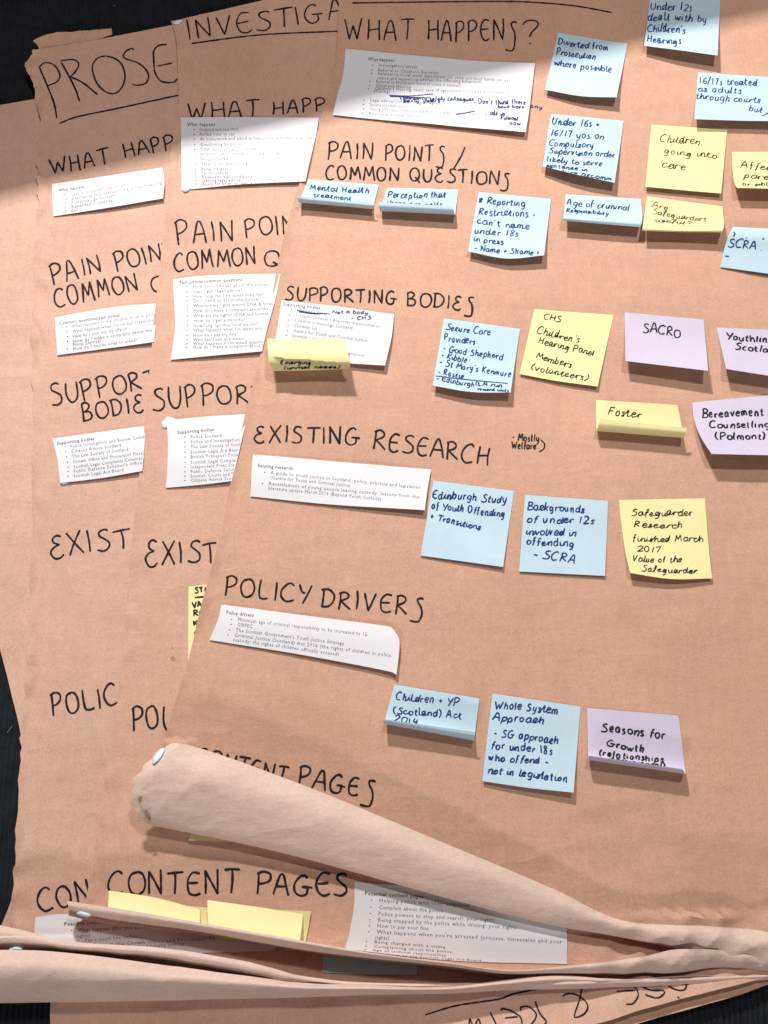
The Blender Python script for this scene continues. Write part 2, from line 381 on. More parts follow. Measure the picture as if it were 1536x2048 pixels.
# ------------------------------------------------------------------ the sheets
def cols(left, right, ts):           # a row from left to right at fractions ts
    return [(left[0]+(right[0]-left[0])*t, left[1]+(right[1]-left[1])*t, left[2]+(right[2]-left[2])*t) for t in ts]
def make_rows(lefts, right_x, right_y, ts, zedge=0.0):
    """lefts [(x,y)], right_y function of index"""
    out = []
    for i, (x, y) in enumerate(lefts): out.append(cols((x, y, zedge), (right_x, right_y[i], 0), ts))
    return out
def roll(xs, sil, free, hs, dxl=(0, 0, 0, 0, 0), zc=0.0, cdy=16, lip=0.82):
    """rows of a bottom edge that curls up and over: contact, silhouette, flank, crown, free edge"""
    R = [[] for _ in range(5)]
    for k, (x, s_, f, h) in enumerate(zip(xs, sil, free, hs)):
        o = dxl if k == 0 else (0,)*5
        gap = s_-f
        R[0].append((x+o[0], s_-cdy-gap*0.12, zc))
        R[1].append((x+o[1], s_, h*0.36))
        R[2].append((x+o[2], s_-gap*0.30, h*0.80))
        R[3].append((x+o[3], s_-gap*0.66, h))
        R[4].append((x+o[4], f, h*lip))
    return R

# F: lowest sheet, bottom right lip
xsF = [700, 1000, 1258, 1376, 1477, 1536, 1700]; bF = [2160, 2120, 2047, 2014, 1986, 1966, 1925]
F_ = sheet('paper_sheet', [[(x, y-200, 0) for x, y in zip(xsF, bF)], [(x, y-80, 0) for x, y in zip(xsF, bF)], [(x, y-22, 1.5) for x, y in zip(xsF, bF)], [(x, y, 4) for x, y in zip(xsF, bF)]],
           8, 6, 0.0006, 1, 3, label='lowest brown sheet, only a thin pale lip showing at the bottom right corner', crumple=lambda x, y: 0.3)
# E: upside-down sheet at the bottom
xsE = [105, 300, 600, 900, 1175, 1276, 1364, 1451, 1536, 1700]; bE = [2150, 2150, 2130, 2105, 2046, 2016, 1993, 1971, 1951, 1912]
E_ = sheet('paper_sheet', [[(x, 1830-(x-105)*0.03, 0) for x in xsE], [(x, (1830+b)/2, 0.2) for x, b in zip(xsE, bE)], [(x, b-70, 1.5) for x, b in zip(xsE, bE)], [(x, b-30, 6) for x, b in zip(xsE, bE)], [(x, b, 9) for x, b in zip(xsE, bE)]],
           10, 8, 0.0012, 2, 4, km='kraft_a', label='brown sheet with upside-down marker writing at the bottom edge of the photo', crumple=lambda x, y: 0.45)
# D: leftmost sheet
tsD = [0, .12, .2, .32, .43, .5, .6, .7, .82, .9, .96, 1]
lD = [(-80, 232), (-80, 420), (-72, 700), (-45, 1000), (-8, 1240), (26, 1380), (50, 1490), (48, 1600), (40, 1700), (30, 1790), (0, 1870)]
rD = [-60, 150, 480, 800, 1080, 1250, 1380, 1500, 1620, 1740, 1850]
D_rows = make_rows(lD, 1600, rD, tsD)
xD = [-90, 60, 163, 342, 500, 602, 745, 884, 1084, 1240, 1358, 1600]
D_rows += roll(xD, [2003, 2001, 2000, 1996, 1993, 1990, 1985, 1983, 1971, 1962, 1955, 1950], [1897, 1897, 1905, 1928, 1949, 1962, 1967, 1971, 1949, 1955, 1949, 1942],
               [44, 44, 41, 36, 31, 28, 25, 21, 16, 10, 7, 6], (60, 0, 0, 0, 0))
D_ = sheet('paper_sheet', D_rows, 9, 10, 0.0020, 3, 11, edge=0.3, km='kraft_d', label='leftmost brown sheet, its bottom edge rolled up into a wide pale curl',
           crumple=lambda x, y: 0.35*max(0, min(1, (y-1870)/60)) if y > 1870 else 0)
# A: the PROSE sheet
tsA = [0, .035, .14, .26, .36, .45, .54, .68, .84, 1]
lA = [(70, 110), (57, 142), (72, 178), (79, 219), (87, 236), (84, 268), (79, 330), (81, 383), (80, 430), (75, 520), (72, 640), (69, 746), (70, 922), (69, 1069), (63, 1248), (58, 1375), (49, 1486), (46, 1530), (40, 1676), (32, 1790), (29, 1850)]
rA = [-190, -140, -90, -50, -20, 20, 90, 150, 200, 300, 430, 560, 740, 900, 1100, 1250, 1370, 1430, 1600, 1740, 1850]
A_rows = make_rows(lA, 1600, rA, tsA)
xA = [-60, 45, 150, 340, 500, 620, 760, 1000, 1300, 1600]
A_rows += roll(xA, [1912, 1910, 1908, 1926, 1956, 1974, 1978, 1976, 1968, 1952], [1834, 1856, 1880, 1894, 1921, 1951, 1963, 1962, 1955, 1944],
               [36, 35, 34, 31, 27, 22, 18, 14, 8, 6], (88, 30, 0, 0, 0), lip=0.95)
A_ = sheet('paper_sheet', A_rows, 12, 8, 0.0032, 4, 21, edge=1.9, km='kraft_a', lift=0.002, edgej=1.3, label='brown sheet headed PROSE in large underlined marker capitals, second from the left',
           crumple=lambda x, y: 0.4 if y > 1870 else 0.5*max(0, 1-math.hypot(x-85, y-170)/110))
# B: the INVESTIG... sheet
tsB = [0, .06, .18, .32, .42, .53, .61, .67, .77, .85, .92, 1]
lB = [(345, 49), (355, 90), (359, 160), (358, 235), (346, 300), (340, 365), (326, 500), (312, 640), (294, 830), (270, 1060), (255, 1240), (240, 1400), (216, 1560), (206, 1640), (186, 1740)]
rB = [-240, -190, -100, 0, 90, 180, 350, 530, 750, 1000, 1220, 1400, 1580, 1680, 1800]
B_rows = make_rows(lB, 1600, rB, tsB)
xB = [140, 220, 400, 600, 735, 900, 1010, 1110, 1250, 1358, 1464, 1600]
B_rows += roll(xB, [1829, 1845, 1864, 1896, 1913, 1930, 1945, 1946, 1941, 1938, 1928, 1950], [1800, 1812, 1843, 1878, 1902, 1923, 1937, 1931, 1915, 1894, 1900, 1930],
               [24, 27, 31, 33, 31, 27, 20, 14, 14, 14, 11, 10], (34, 4, 2, 0, 0), cdy=9, lip=1.0)
B_ = sheet('paper_sheet', B_rows, 12, 12, 0.0044, 5, 15, edge=0.9, km='kraft_b', lift=0.0024, edgej=0.25, label='brown sheet headed INVESTIG in underlined marker capitals, partly under the topmost sheet',
           crumple=lambda x, y: 1.0*max(0, min(1, (x-1150)/100)) if y > 1860 else 0.0)
# C: topmost sheet
xC = [300, 380, 600, 900, 1100, 1240, 1400, 1536, 1750]
tsC = [0, .065, .215, .42, .555, .65, .76, .853, 1]
lC = [(690, -80), (677, 30), (672, 120), (645, 240), (592, 400), (560, 520), (530, 680), (490, 840), (465, 960), (440, 1080), (398, 1240), (376, 1331), (343, 1440), (322, 1530)]
rC = [-140, 0, 110, 260, 450, 600, 790, 980, 1120, 1270, 1460, 1590, 1710, 1820]
C_rows = make_rows(lC, 1750, rC, tsC)
C_rows += roll(xC, [1648, 1663, 1713, 1796, 1847, 1871, 1903, 1935, 1985], [1498, 1490, 1567, 1690, 1774, 1838, 1847, 1860, 1885],
               [28, 30, 27, 20, 15, 13, 13, 13, 13], (14, 2, -30, -20, 26), cdy=20)
def crC(x, y):
    if y > 1825: return 1.3*max(0, min(1, (x-1180)/150))
    if x < 470 and y > 1480: return 0.75*min(1, (470-x)/110)
    return 0
C_ = sheet('paper_sheet', C_rows, 22, 18, 0.0056, 6, 14, edge=0.25, lift=0.0026, label='topmost brown sheet with most sticky notes and WHAT HAPPENS? marker heading', crumple=crC)

# torn folded lip behind the top left corner of the PROSE sheet
def quadgrid(surf, ctrl, nu, nv, dz=0.0, full=False):
    g = net(ctrl, nu, nv); V = []
    for r in g:
        for (px, py, z) in r:
            h, n_ = surf.hit(px, py, full); V.append(P(px, py, h.z+dz+max(z, 0)*0.001))
    return V, grid_faces(len(g), len(g[0]))
lip = [[(69, 88, 3), (84, 80, 3.5), (110, 72, 3), (160, 68, 3), (225, 62, 2)], [(80, 100, 1), (88, 96, 1), (112, 90, 0.8), (165, 80, 0.6), (226, 68, 0.4)], [(78, 114, 0), (96, 112, 0), (118, 104, 0), (168, 94, 0), (226, 74, 0)]]
g = net(lip, 6, 5)
V = [P(px+noise.noise(Vector((px*.1, 0, 0)))*3, py+noise.noise(Vector((px*.09, 3, 0)))*3, 0.002+z*0.0012) for r in g for (px, py, z) in r]
V = [Vector((v.x, v.y, v.z+U(v.x, v.y)*0.9)) for v in V]
lo = link_mesh('torn_lip', V, grid_faces(len(g), len(g[0])), [M['kraft'], M['kraft_back']], A_.obj, origin=A_.org); del lo['org']; solid(lo, 0.00018, 1)

# ------------------------------------------------------------------ marker headings
heading(C_, [('WHAT', (690, 79), (828, 80), 41), ('HAPPENS', (855, 79), (1033, 84), 41, dict(alt={6: 's_'})), ('?', (1043, 90), (1078, 92), 48)])
heading(C_, [], [[(704, 6), (860, 4), (1000, 3), (1070, 5), (1150, 12), (1223, 25)]], name='underline')
heading(C_, [('PAIN', (654, 316), (748, 319), 34), ('POINTS', (769, 320), (890, 323), 31, dict(alt={5: 's_'}))], [[(930, 294), (922, 313), (907, 338)]])
heading(C_, [('COMMON', (651, 361), (797, 361), 28), ('QUESTIONS', (818, 362), (1020, 370), 27, dict(alt={2: 'e_', 8: 's_'}))])
heading(C_, [('SUPPORTING', (569, 600), (795, 609), 27), ('BODIES', (813, 611), (949, 622), 28, dict(alt={4: 'e_', 5: 's_'}))])
heading(C_, [('EXISTING', (508, 884), (720, 890), 34, dict(alt={0: 'e_'})), ('RESEARCH', (744, 898), (978, 930), 36)])
heading(C_, [('POLICY', (447, 1192), (621, 1207), 40, dict(h1=36)), ('DRIVERS', (640, 1214), (848, 1231), 36, dict(alt={6: 's_'}))])
heading(C_, [('CONTENT', (388, 1530), (572, 1568), 37), ('PAGES', (594, 1572), (748, 1600), 38, dict(alt={4: 's_'}))])
k = Ink(C_); k.text('- Mostly', (1024, 880), (1078, 884), 14, 0.0014); k.text('Welfare', (1023, 896), (1072, 899), 14, 0.0014); k.stroke([(1081, 879), (1089, 888), (1087, 898), (1078, 904)], 0.0014); k.done('bpen')
heading(B_, [('INVESTIGA', (374, 81), (692, 36), 39)])
heading(B_, [], [[(383, 87), (520, 70), (690, 62)]], name='underline')
heading(B_, [('WHAT', (376, 238), (520, 233), 32), ('HAPPE', (545, 229), (680, 221), 27)])
heading(B_, [('PAIN', (354, 490), (470, 478), 45, dict(h1=36)), ('POINTS', (490, 475), (650, 461), 37)])
heading(B_, [('COMMON', (349, 544), (514, 528), 37), ('Q', (527, 532), (561, 530), 34)])
heading(B_, [('SUPPORT', (305, 820), (533, 802), 46, dict(h1=34))])
heading(B_, [('EXIST', (290, 1130), (436, 1126), 50, dict(h1=40, alt={0: 'e_'}))])
heading(B_, [('POLI', (264, 1462), (362, 1458), 48)])
heading(B_, [('CONTENT', (216, 1790), (478, 1787), 46), ('PAGES', (510, 1785), (696, 1794), 43)])
Z8 = lambda L: [(50+x/3.84, y/3.84)+((True,) if c else (False,)) for x, y, *c in L]
heading(A_, [], [Z8([(110, 515), (180, 680), (225, 800), (245, 910)]), Z8([(108, 518), (155, 482), (225, 502), (268, 575), (245, 628), (170, 662)]),
    Z8([(280, 480), (340, 590), (385, 680), (420, 780)]), Z8([(275, 468), (370, 458), (412, 490), (395, 540), (350, 590, 1), (450, 640), (558, 728)]),
    Z8([(620, 430), (560, 445), (520, 500), (525, 570), (560, 650), (620, 705), (690, 718), (745, 670), (768, 590), (745, 500), (690, 450), (620, 430)]),
    Z8([(837, 385), (820, 373), (775, 395), (755, 435), (790, 458), (860, 480), (925, 530), (950, 590), (925, 640), (870, 655), (820, 648)]),
    Z8([(1090, 342), (1030, 350), (990, 390), (990, 480), (1000, 560), (1040, 620), (1100, 635), (1150, 628), (1168, 605)]), Z8([(1015, 508), (1130, 485)])], w=0.0019)
heading(A_, [], [Z8([(265, 948), (400, 898), (700, 835), (1000, 770), (1185, 731)])], name='underline', w=0.0019)
heading(A_, [('WHAT', (103, 349), (221, 327), 31), ('HAPPE', (250, 318), (374, 291), 29)])
heading(A_, [('PAIN', (105, 569), (206, 544), 40, dict(h1=35)), ('POINT', (233, 543), (352, 515), 36)])
heading(A_, [('COMMON', (111, 616), (278, 580), 38, dict(h1=34)), ('QU', (303, 585), (365, 574), 34)])
heading(A_, [('SUPPORT', (103, 812), (318, 772), 42, dict(h1=34)), ('BODIES', (165, 842), (318, 818), 34, dict(alt={4: 'e_'}))])
heading(A_, [('EXIST', (102, 1117), (262, 1093), 47, dict(h1=38, alt={0: 'e_'}))], [[(271, 1061), (270, 1065)]])
heading(A_, [('POLICY', (103, 1430), (268, 1407), 46, dict(h1=38))])
heading(A_, [('CONT', (78, 1824), (222, 1796), 44)])
z6 = lambda L: [(850+x/3.84, 1820+y/3.84) for x, y in L]
z7 = lambda L: [(1150+x/3.98, 1800+y/3.98) for x, y in L]
heading(E_, [], [z6([(0, 805), (240, 735), (560, 685), (700, 640), (1050, 570), (1200, 545)]) + []] , name='underline', w=0.0013)
heading(E_, [], [z6([(1055, 665), (1090, 645), (1160, 650), (1230, 700), (1250, 750), (1220, 800), (1160, 825), (1150, 800), (1190, 680), (1205, 590)]),
    z6([(845, 700), (880, 790), (930, 855), (915, 885), (900, 930)]), z6([(735, 775), (740, 745), (800, 745), (850, 790), (850, 830), (820, 876), (790, 930)]),
    z6([(578, 770), (600, 758), (660, 775), (730, 820), (745, 876), (730, 930)]), z6([(612, 830), (712, 820)]), z6([(500, 785), (545, 876), (560, 930)]),
    z6([(335, 930), (345, 840), (375, 900), (410, 838), (440, 930)]),
    z7([(290, 690), (330, 650), (420, 655), (490, 710), (500, 770), (460, 825), (405, 830)]), z7([(330, 728), (480, 718)]),
    z7([(530, 640), (530, 680), (600, 718), (700, 720), (705, 750), (650, 780), (560, 755)]),
    z7([(700, 590), (720, 660), (780, 705), (850, 720), (885, 690), (870, 600)]), z7([(705, 670), (800, 665), (905, 672)]), z7([(815, 770), (845, 800), (835, 815)])], w=0.0013,
    label='upside-down marker capitals')

# ------------------------------------------------------------------ printed text
_tc = {}
def textmesh(s, bold=False):
    key = (s, bold)
    if key in _tc: return _tc[key]
    c = bpy.data.curves.new('t', 'FONT'); c.body = s; c.size = 1; c.resolution_u = 1; c.space_character = 1.08; c.space_word = 1.1
    c.offset = 0.014 if bold else 0.0
    o = bpy.data.objects.new('t', c); col.objects.link(o)
    me = o.to_mesh(); me.calc_loop_triangles()
    v = [(p.co.x, p.co.y) for p in me.vertices]; f = [tuple(t.vertices) for t in me.loop_triangles]
    o.to_mesh_clear(); bpy.data.objects.remove(o); bpy.data.curves.remove(c)
    wd = max([p[0] for p in v]) if v else 1
    _tc[key] = (v, f, wd); return _tc[key]
def printed(surf, lines, size, full=False):
    """lines: (bullet, text, x0, y0, x1 or None, y1 or None, bold); all photo pixels"""
    V = {0: [], 1: []}; F = {0: [], 1: []}
    for ln in lines:
        bullet, s, x0, y0, x1, y1 = ln[:6]; bold = len(ln) > 6 and ln[6]
        v, f, wd = textmesh(s, bold); dx, dy = x1-x0, y1-y0; L = math.hypot(dx, dy)
        sx = L/wd; ex = (dx/L, dy/L); h = (ln[7] if len(ln) > 7 else size)
        key = 1 if bold else 0; b0 = len(V[key])
        for (x, y) in v:
            a = x*sx; b = y*h
            p, n_ = surf.hit(x0+ex[0]*a+ex[1]*b, y0+ex[1]*a-ex[0]*b, full); V[key].append(p+n_*0.00012)
        F[key] += [tuple(i+b0 for i in t) for t in f]
        if bullet:
            cx, cy = x0-bullet, y0-h*0.32; b0 = len(V[1])
            for q in range(8):
                p, n_ = surf.hit(cx+1.3*math.cos(q*math.pi/4), cy+1.2*math.sin(q*math.pi/4), full); V[1].append(p+n_*0.00012)
            F[1].append(tuple(range(b0, b0+8)))
    for key, nm, mm in ((1, 'printed_heading', 'printb'), (0, 'printed_text', 'print')):
        if V[key]:
            o = link_mesh(nm, V[key], F[key], [M[mm]], surf.obj, smooth=False, origin=surf.org); del o['org']
            me = o.data

# ------------------------------------------------------------------ paper slips and notes
def paper(name, on, ctrl, matname, label, cat, group, nu=10, nv=8, dz=0.0004, th=0.00012, full=False, wav=0.0):
    if len(ctrl[0]) == 2:
        ctrl = [[r[0], tuple((a+b)/2 for a, b in zip(*r)), r[1]] for r in ctrl]
    V, F = quadgrid(on, ctrl, nu, nv, dz, full)
    if wav:
        sd = random.random()*40
        V = [Vector((v.x, v.y, v.z+wav*(0.5+noise.noise(Vector((v.x*18, v.y*18, sd)))))) for v in V]
    o = link_mesh(name, V, F, [M[matname]]); solid(o, th)
    tag(o, label, cat, group)
    return Surf(o, V, F, on.fb+dz)
SG = 'white printed paper slips stuck on the brown sheets'
def slip(on, ctrl, label, wav=0.0008, **k): return paper('paper_slip', on, ctrl, 'white', label, 'paper slip', SG, wav=wav, **k)
def hand(surf, lines, ink='pen', w=0.00115, h=14, strokes=(), full=True):
    k = Ink(surf, full)
    for ln in lines:
        s, p0, p1 = ln[:3]; hh = ln[3] if len(ln) > 3 else h; kw = dict(ln[4]) if len(ln) > 4 else {}
        if ink == 'bpen' and w < 0.00125: kw['cursive'] = 1.0; kw['shear'] = 0.12
        if ink == 'pen': kw['cursive'] = 0.6; kw['shear'] = random.uniform(0.0, 0.14)
        k.text(s, p0, p1, hh, w, step=1.0, jit=1.9, **kw)
    for s_ in strokes: k.stroke(s_, w, 1.0)
    k.done(ink)
def L_(rows, cw, slope=0.0, bx=13):
    """rows (bulleted, text, x, y[, x1, y1])"""
    out = []
    for r in rows:
        if len(r) >= 6: out.append((bx if r[0] else 0,)+tuple(r[1:6])+tuple(r[6:]))
        else: out.append((bx if r[0] else 0, r[1], r[2], r[3], r[2]+cw*len(r[1]), r[3]+cw*len(r[1])*slope))
    return out

S1 = slip(C_, [[(691, 98, 0.5), (927, 120, 0.5), (1070, 127, 1)], [(686, 150, 3), (920, 165, 2.5), (1064, 175, 2)], [(675, 190, 3.5), (905, 207, 3), (1058, 222, 3)], [(666, 231, 0.5), (766, 240, 1.5), (1051, 265, 5)]],
          'white printed slip headed What happens with blue pen notes, top of the topmost sheet')
printed(S1, L_([(0, 'What happens', 736, 121, 788, 124, 1), (1, 'Investigation/arrest', 757, 133), (1, "Referral to Children's Reporter", 756, 143), (1, 'Referral to social work department (so child and their family can get', 755, 150, 1020, 164),
    (0, 'advice and support to address the offending behaviour)', 754, 159, 963, 167), (1, 'Referral to Procurator Fiscal (if crime is serious)', 752, 166, 920, 174), (1, "Children's Hearing", 751, 174), (1, "Children's Hearing court case (if agreement not made at Children's", 749, 180, 1016, 188),
    (0, 'Hearing)', 748, 185), (1, "Legal advice/Children's Rights Agency", 740, 203), (1, 'Secure accommodation', 739, 212), (1, 'Young offenders institution (Polmont for men, Cornton Vale for women)', 739, 221, 996, 233), (1, 'Release and rehabilitation', 737, 230)], 3.9, 0.05, 12), 9.5)
hand(S1, [('community safety colleagues', (800, 199), (947, 202), 8), ('early years', (806, 204), (880, 205), 6), ("- Don't think there", (947, 208), (1052, 209), 10), ('have been', (995, 216), (1048, 217), 7), ('all in', (980, 230), (1010, 232), 9), ('Polmont', (1001, 239), (1036, 241), 9), ('now', (1019, 250), (1041, 251), 9)], w=0.0011,
     strokes=[[(778, 191), (820, 192), (866, 188)], [(780, 193), (830, 195), (862, 196)], [(912, 229), (930, 226), (951, 222)]])
k = Ink(C_); k.text('any', (1060, 215), (1084, 218), 8, 0.0011); k.done('pen')
S2 = slip(B_, [[(362, 236, 0.5), (500, 235, 1), (638, 236, 0.5)], [(362, 285, 2.5), (498, 283, 3), (630, 280, 3)], [(363, 340, 3), (490, 335, 4), (618, 330, 4)], [(363, 380, 0.5), (490, 369, 2), (611, 363, 3)]],
          'white printed slip headed What happens on the INVESTIG sheet')
tx = ['Stopped and searched', 'Pulled over in car', 'At home/work and asked to help police with their enquiries', 'Questioning by police', 'DNA samples/fingerprints taken?', 'Alternatives to prosecution (e.g. a fine)', 'Being arrested', 'Taken in for questioning', 'Being charged', 'Police custody', 'Released - bail conditions?', 'Getting legal advice', 'Apply for criminal legal aid']
yy = [262, 272, 281, 292, 302, 311, 321, 331, 341, 349, 357, 364, 371]
printed(S2, L_([(0, 'What happens', 374, 252, 430, 252, 1)]+[(1, t, 399+i*0.4, y) for i, (t, y) in enumerate(zip(tx, yy))], 3.87, -0.012, 11), 9.5)
S3 = slip(A_, [[(104, 368, 0.4), (210, 353, 1), (325, 335, 1)], [(105, 400, 1.5), (215, 384, 3), (329, 366, 3)], [(107, 433, 0.3), (220, 416, 2), (326, 397, 3)]],
          'short white printed slip headed What happens on the PROSE sheet')
printed(S3, L_([(0, 'What happens', 118, 384, 169, 376, 1), (1, 'Case is dropped (case closed)', 141, 392, 254, 372), (1, 'Alternatives to prosecution (e.g. a fine or warning)', 143, 401, 326, 368), (1, 'Prosecute - go to court', 143, 409, 229, 394), (1, 'Remanded in custody', 143, 417, 225, 403), (1, 'Bail', 143, 425, 156, 422)], 4, 0, 11), 9)
S4 = slip(B_, [[(346, 559, 0.5), (419, 551, 1), (561, 548, 1)], [(348, 600, 2), (425, 598, 3), (551, 598, 2)], [(350, 660, 3), (425, 656, 3), (536, 652, 3)], [(341, 720, 1), (425, 712, 2), (524, 703, 3)]],
          'tall white printed slip headed Pain points/common questions beside the topmost sheet')
tx = ['How do I complain about the police?', 'Can I get legal advice?', 'How long can I be questioned for?', 'Do I need to assist the police?', 'What are my rights around DNA & foren', 'How do I make a complaint about the', 'What are my rights? (DNA and biomet', 'How do I get a solicitor?', 'How long can they hold me for?', 'What happens when I\'m taken into c', 'How do I pay my fine?', 'Who can I call and when?', "What happens if I'm asked questions", 'How do I make a complaint about t']
yy = [576, 586, 596, 605, 615, 625, 635, 645, 655, 664, 674, 683, 691, 698]
printed(S4, L_([(0, 'Pain points/common questions', 359, 568, 485, 562, 1)]+[(1, t, 387-abs(i-6)*0.2, y) for i, (t, y) in enumerate(zip(tx, yy))], 4.28, -0.03, 12), 10)
S5 = slip(A_, [[(110, 635, 0.4), (222, 615, 1), (316, 607, 1)], [(112, 670, 2), (220, 652, 3), (312, 646, 3)], [(115, 711, 0.4), (220, 696, 2), (308, 684, 3)]],
          'white printed slip headed Common questions/pain points on the PROSE sheet')
printed(S5, L_([(0, 'Common questions/pain points', 118, 650, 240, 633, 1), (1, "What happens to my children if I'm in police", 144, 656, 314, 631), (1, "What happens when I'm on bail (restriction", 145, 666, 313, 642), (1, 'How do I sort out my affairs?', 146, 676, 255, 660), (1, 'How do I make a complaint about the', 146, 686, 304, 663), (0, 'Fiscal Service?', 146, 693, 203, 684), (1, 'How do I decide what to plead?', 146, 701, 274, 683)], 4, 0, 11), 9.5)
S6 = slip(C_, [[(563, 601, 0.4), (675, 613, 0.5), (788, 629, 1)], [(556, 650, 1), (665, 662, 2), (783, 675, 3)], [(545, 717, 0.5), (650, 724, 3), (770, 731, 6)]],
          'white printed slip headed Supporting bodies with a curled yellow note over its corner')
printed(S6, L_([(0, 'Supporting bodies', 566, 611, 640, 619, 1), (1, "Children's Panel", 594, 622, 652, 630), (1, "Scottish Children's Reporter Administration", 590, 633, 760, 656), (1, 'Children\'s Hearings Scotland', 588, 643, 704, 659), (1, 'Children 1st', 587, 654, 634, 660), (1, 'Centre for Youth and Criminal Justice', 586, 664, 734, 684), (1, 'Scottish Legal Aid Board', 584, 674, 680, 687), (0, 'Scottish Government Department', 590, 696, 729, 714)], 4, 0.1, 11), 9.5)
hand(S6, [('Not a body', (664, 627), (735, 628), 7), ('- CHS', (702, 639), (742, 639), 7)], w=0.001, strokes=[[(594, 621), (625, 626), (660, 628)], [(598, 624), (630, 628), (650, 627)]])
S7 = slip(A_, [[(105, 877, 0.4), (200, 864, 0.8), (291, 852, 1)], [(115, 920, 2), (203, 908, 3), (289, 897, 3)], [(120, 966, 2), (205, 956, 2), (285, 942, 3)]],
          'white printed slip headed Supporting bodies on the PROSE sheet')
tx = ['Police Investigation and Review Comm', 'Citizens Advice Scotland', 'The Law Society of Scotland', 'Crown Office and Procurator Fiscal', 'Scottish Legal Complaints Commiss', "Public Defence Solicitor's Office", 'Scottish Legal Aid Board']
yy = [896, 906, 916, 927, 937, 946, 955.5]
printed(S7, L_([(0, 'Supporting bodies', 114, 890, 189, 880, 1)]+[(1, t, 141+min(i, 4)*1.6, y) for i, (t, y) in enumerate(zip(tx, yy))], 4.15, -0.13, 11), 9.5)
S8 = slip(B_, [[(333, 841, 2), (415, 833, 1), (495, 828, 0.6)], [(336, 885, 2), (405, 880, 3), (486, 870, 3)], [(335, 930, 2), (400, 925, 3), (475, 918, 3)], [(332, 976, 0.5), (400, 970, 1.5), (464, 962, 3)]],
          'white printed slip headed Supporting bodies on the INVESTIG sheet, its corner stuck with putty')
tx = ['Police Scotland', 'Police and Investigation R', 'The Law Society of Scotl', 'Scottish Legal Aid Board', 'British Transport Police', 'Scottish Legal Complai', 'Independent Press Sta', 'Public Defence Solici', 'Scottish Courts and T', 'Citizens Advice Scotl']
yy = [877, 887, 897, 907.5, 917, 928, 937, 946.5, 955.5, 964]
printed(S8, L_([(0, 'Supporting bodies', 355, 868, 428, 862, 1)]+[(1, t, 381, y) for t, y in zip(tx, yy)], 4.15, -0.05, 11), 9.5)
S9 = slip(C_, [[(506, 909, 0.5), (680, 924, 1.5), (862, 939, 1)], [(503, 950, 2), (675, 967, 3), (855, 980, 3)], [(501, 993, 0.5), (660, 1009, 2), (812, 1021, 5), (848, 1018, 6)][:2]+[(849, 1020, 6)]],
          'wide white printed slip headed Existing research, beside a blue note')
printed(S9, L_([(0, 'Existing research', 515, 934, 585, 940, 1), (1, 'A guide to youth justice in Scotland, policy, practice and legislation', 541, 948, 841, 978), (0, '(Centre for Youth and Criminal Justice)', 540, 958, 701, 974), (1, 'Resettlement of young people leaving custody: lessons from the', 537, 970, 838, 997), (0, 'literature update March 2016 (Beyond Youth Custody)', 536, 979, 762, 1001)], 4, 0, 12), 10)
S10 = slip(C_, [[(443, 1209, 0.5), (610, 1231, 1), (765, 1251, 2), (786, 1258, 2)], [(436, 1240, 1.5), (605, 1264, 3), (775, 1280, 4), (799, 1284, 4)], [(419, 1280, 0.5), (600, 1309, 2), (765, 1340, 4), (793, 1349, 5)]],
          'wide white printed slip headed Policy drivers, its right corner bent')
printed(S10, L_([(0, 'Policy drivers', 452, 1228, 507, 1234, 1), (1, 'Minimum age of criminal responsibility to be increased to 12', 475, 1242, 734, 1272), (1, 'GIRFEC', 474, 1252, 504, 1256), (1, "The Scottish Government's Youth Justice Strategy", 471, 1263, 688, 1290), (1, 'Criminal Justice (Scotland) Act 2016 (the rights of children in police', 468, 1273, 782, 1314), (0, 'custody; the rights of children officially accused)', 465, 1282, 677, 1312)], 4, 0, 12), 10.5)
S11 = slip(B_, [[(709, 1764, 0.2), (920, 1780, 0.05), (1134, 1806, 0.05)], [(708, 1810, 0.7), (920, 1824, 0.6), (1134, 1840, 0.2)], [(700, 1860, 1), (915, 1878, 2), (1134, 1887, 1)], [(690, 1898, 0.4), (905, 1921, 0.5), (1134, 1928, 0.4)]],
          'large white printed slip headed Potential content pages, under the rolled edge', wav=0.0, dz=0.0003)
tx = ['Helping police with their enquiries', 'Complain about the police', 'Police powers to stop and search: your rights', 'Being stopped by the police while driving: your rights', 'How to pay your fine']
yy = [1804, 1818, 1831, 1843, 1855]
printed(S11, L_([(0, 'Potential content pages', 729, 1790, 847, 1797, 1)]+[(1, t, 758-i, y) for i, (t, y) in enumerate(zip(tx, yy))]+[(1, "What happens when you're arrested (process, timescales and your", 753, 1867, 1124, 1887), (0, 'rights)', 750, 1878, 778, 1880),
    (1, 'Being charged with a crime', 748, 1886, 890, 1897, False, 9), (1, 'Complaining about the police', 747, 1895, 904, 1906, False, 8), (1, 'Age of criminal responsibility', 745, 1902, 892, 1913, False, 7), (0, 'Complaints to the Scottish Legal Aid Board', 744, 1909, 962, 1923, False, 6)], 5.15, 0.055, 15), 11.5)
S12 = slip(A_, [[(71, 1834, 0.3), (143, 1828, 0.3), (350, 1838, 0.3), (552, 1860, 0.3)], [(69, 1862, 0.5), (143, 1862, 0.6), (350, 1870, 0.6), (552, 1885, 0.6)], [(66, 1896, 0.2), (143, 1897, 0.2), (350, 1906, 0.2), (550, 1901, 0.2)]],
          'white printed slip headed Possible content, half hidden between rolled edges', dz=0.0005)
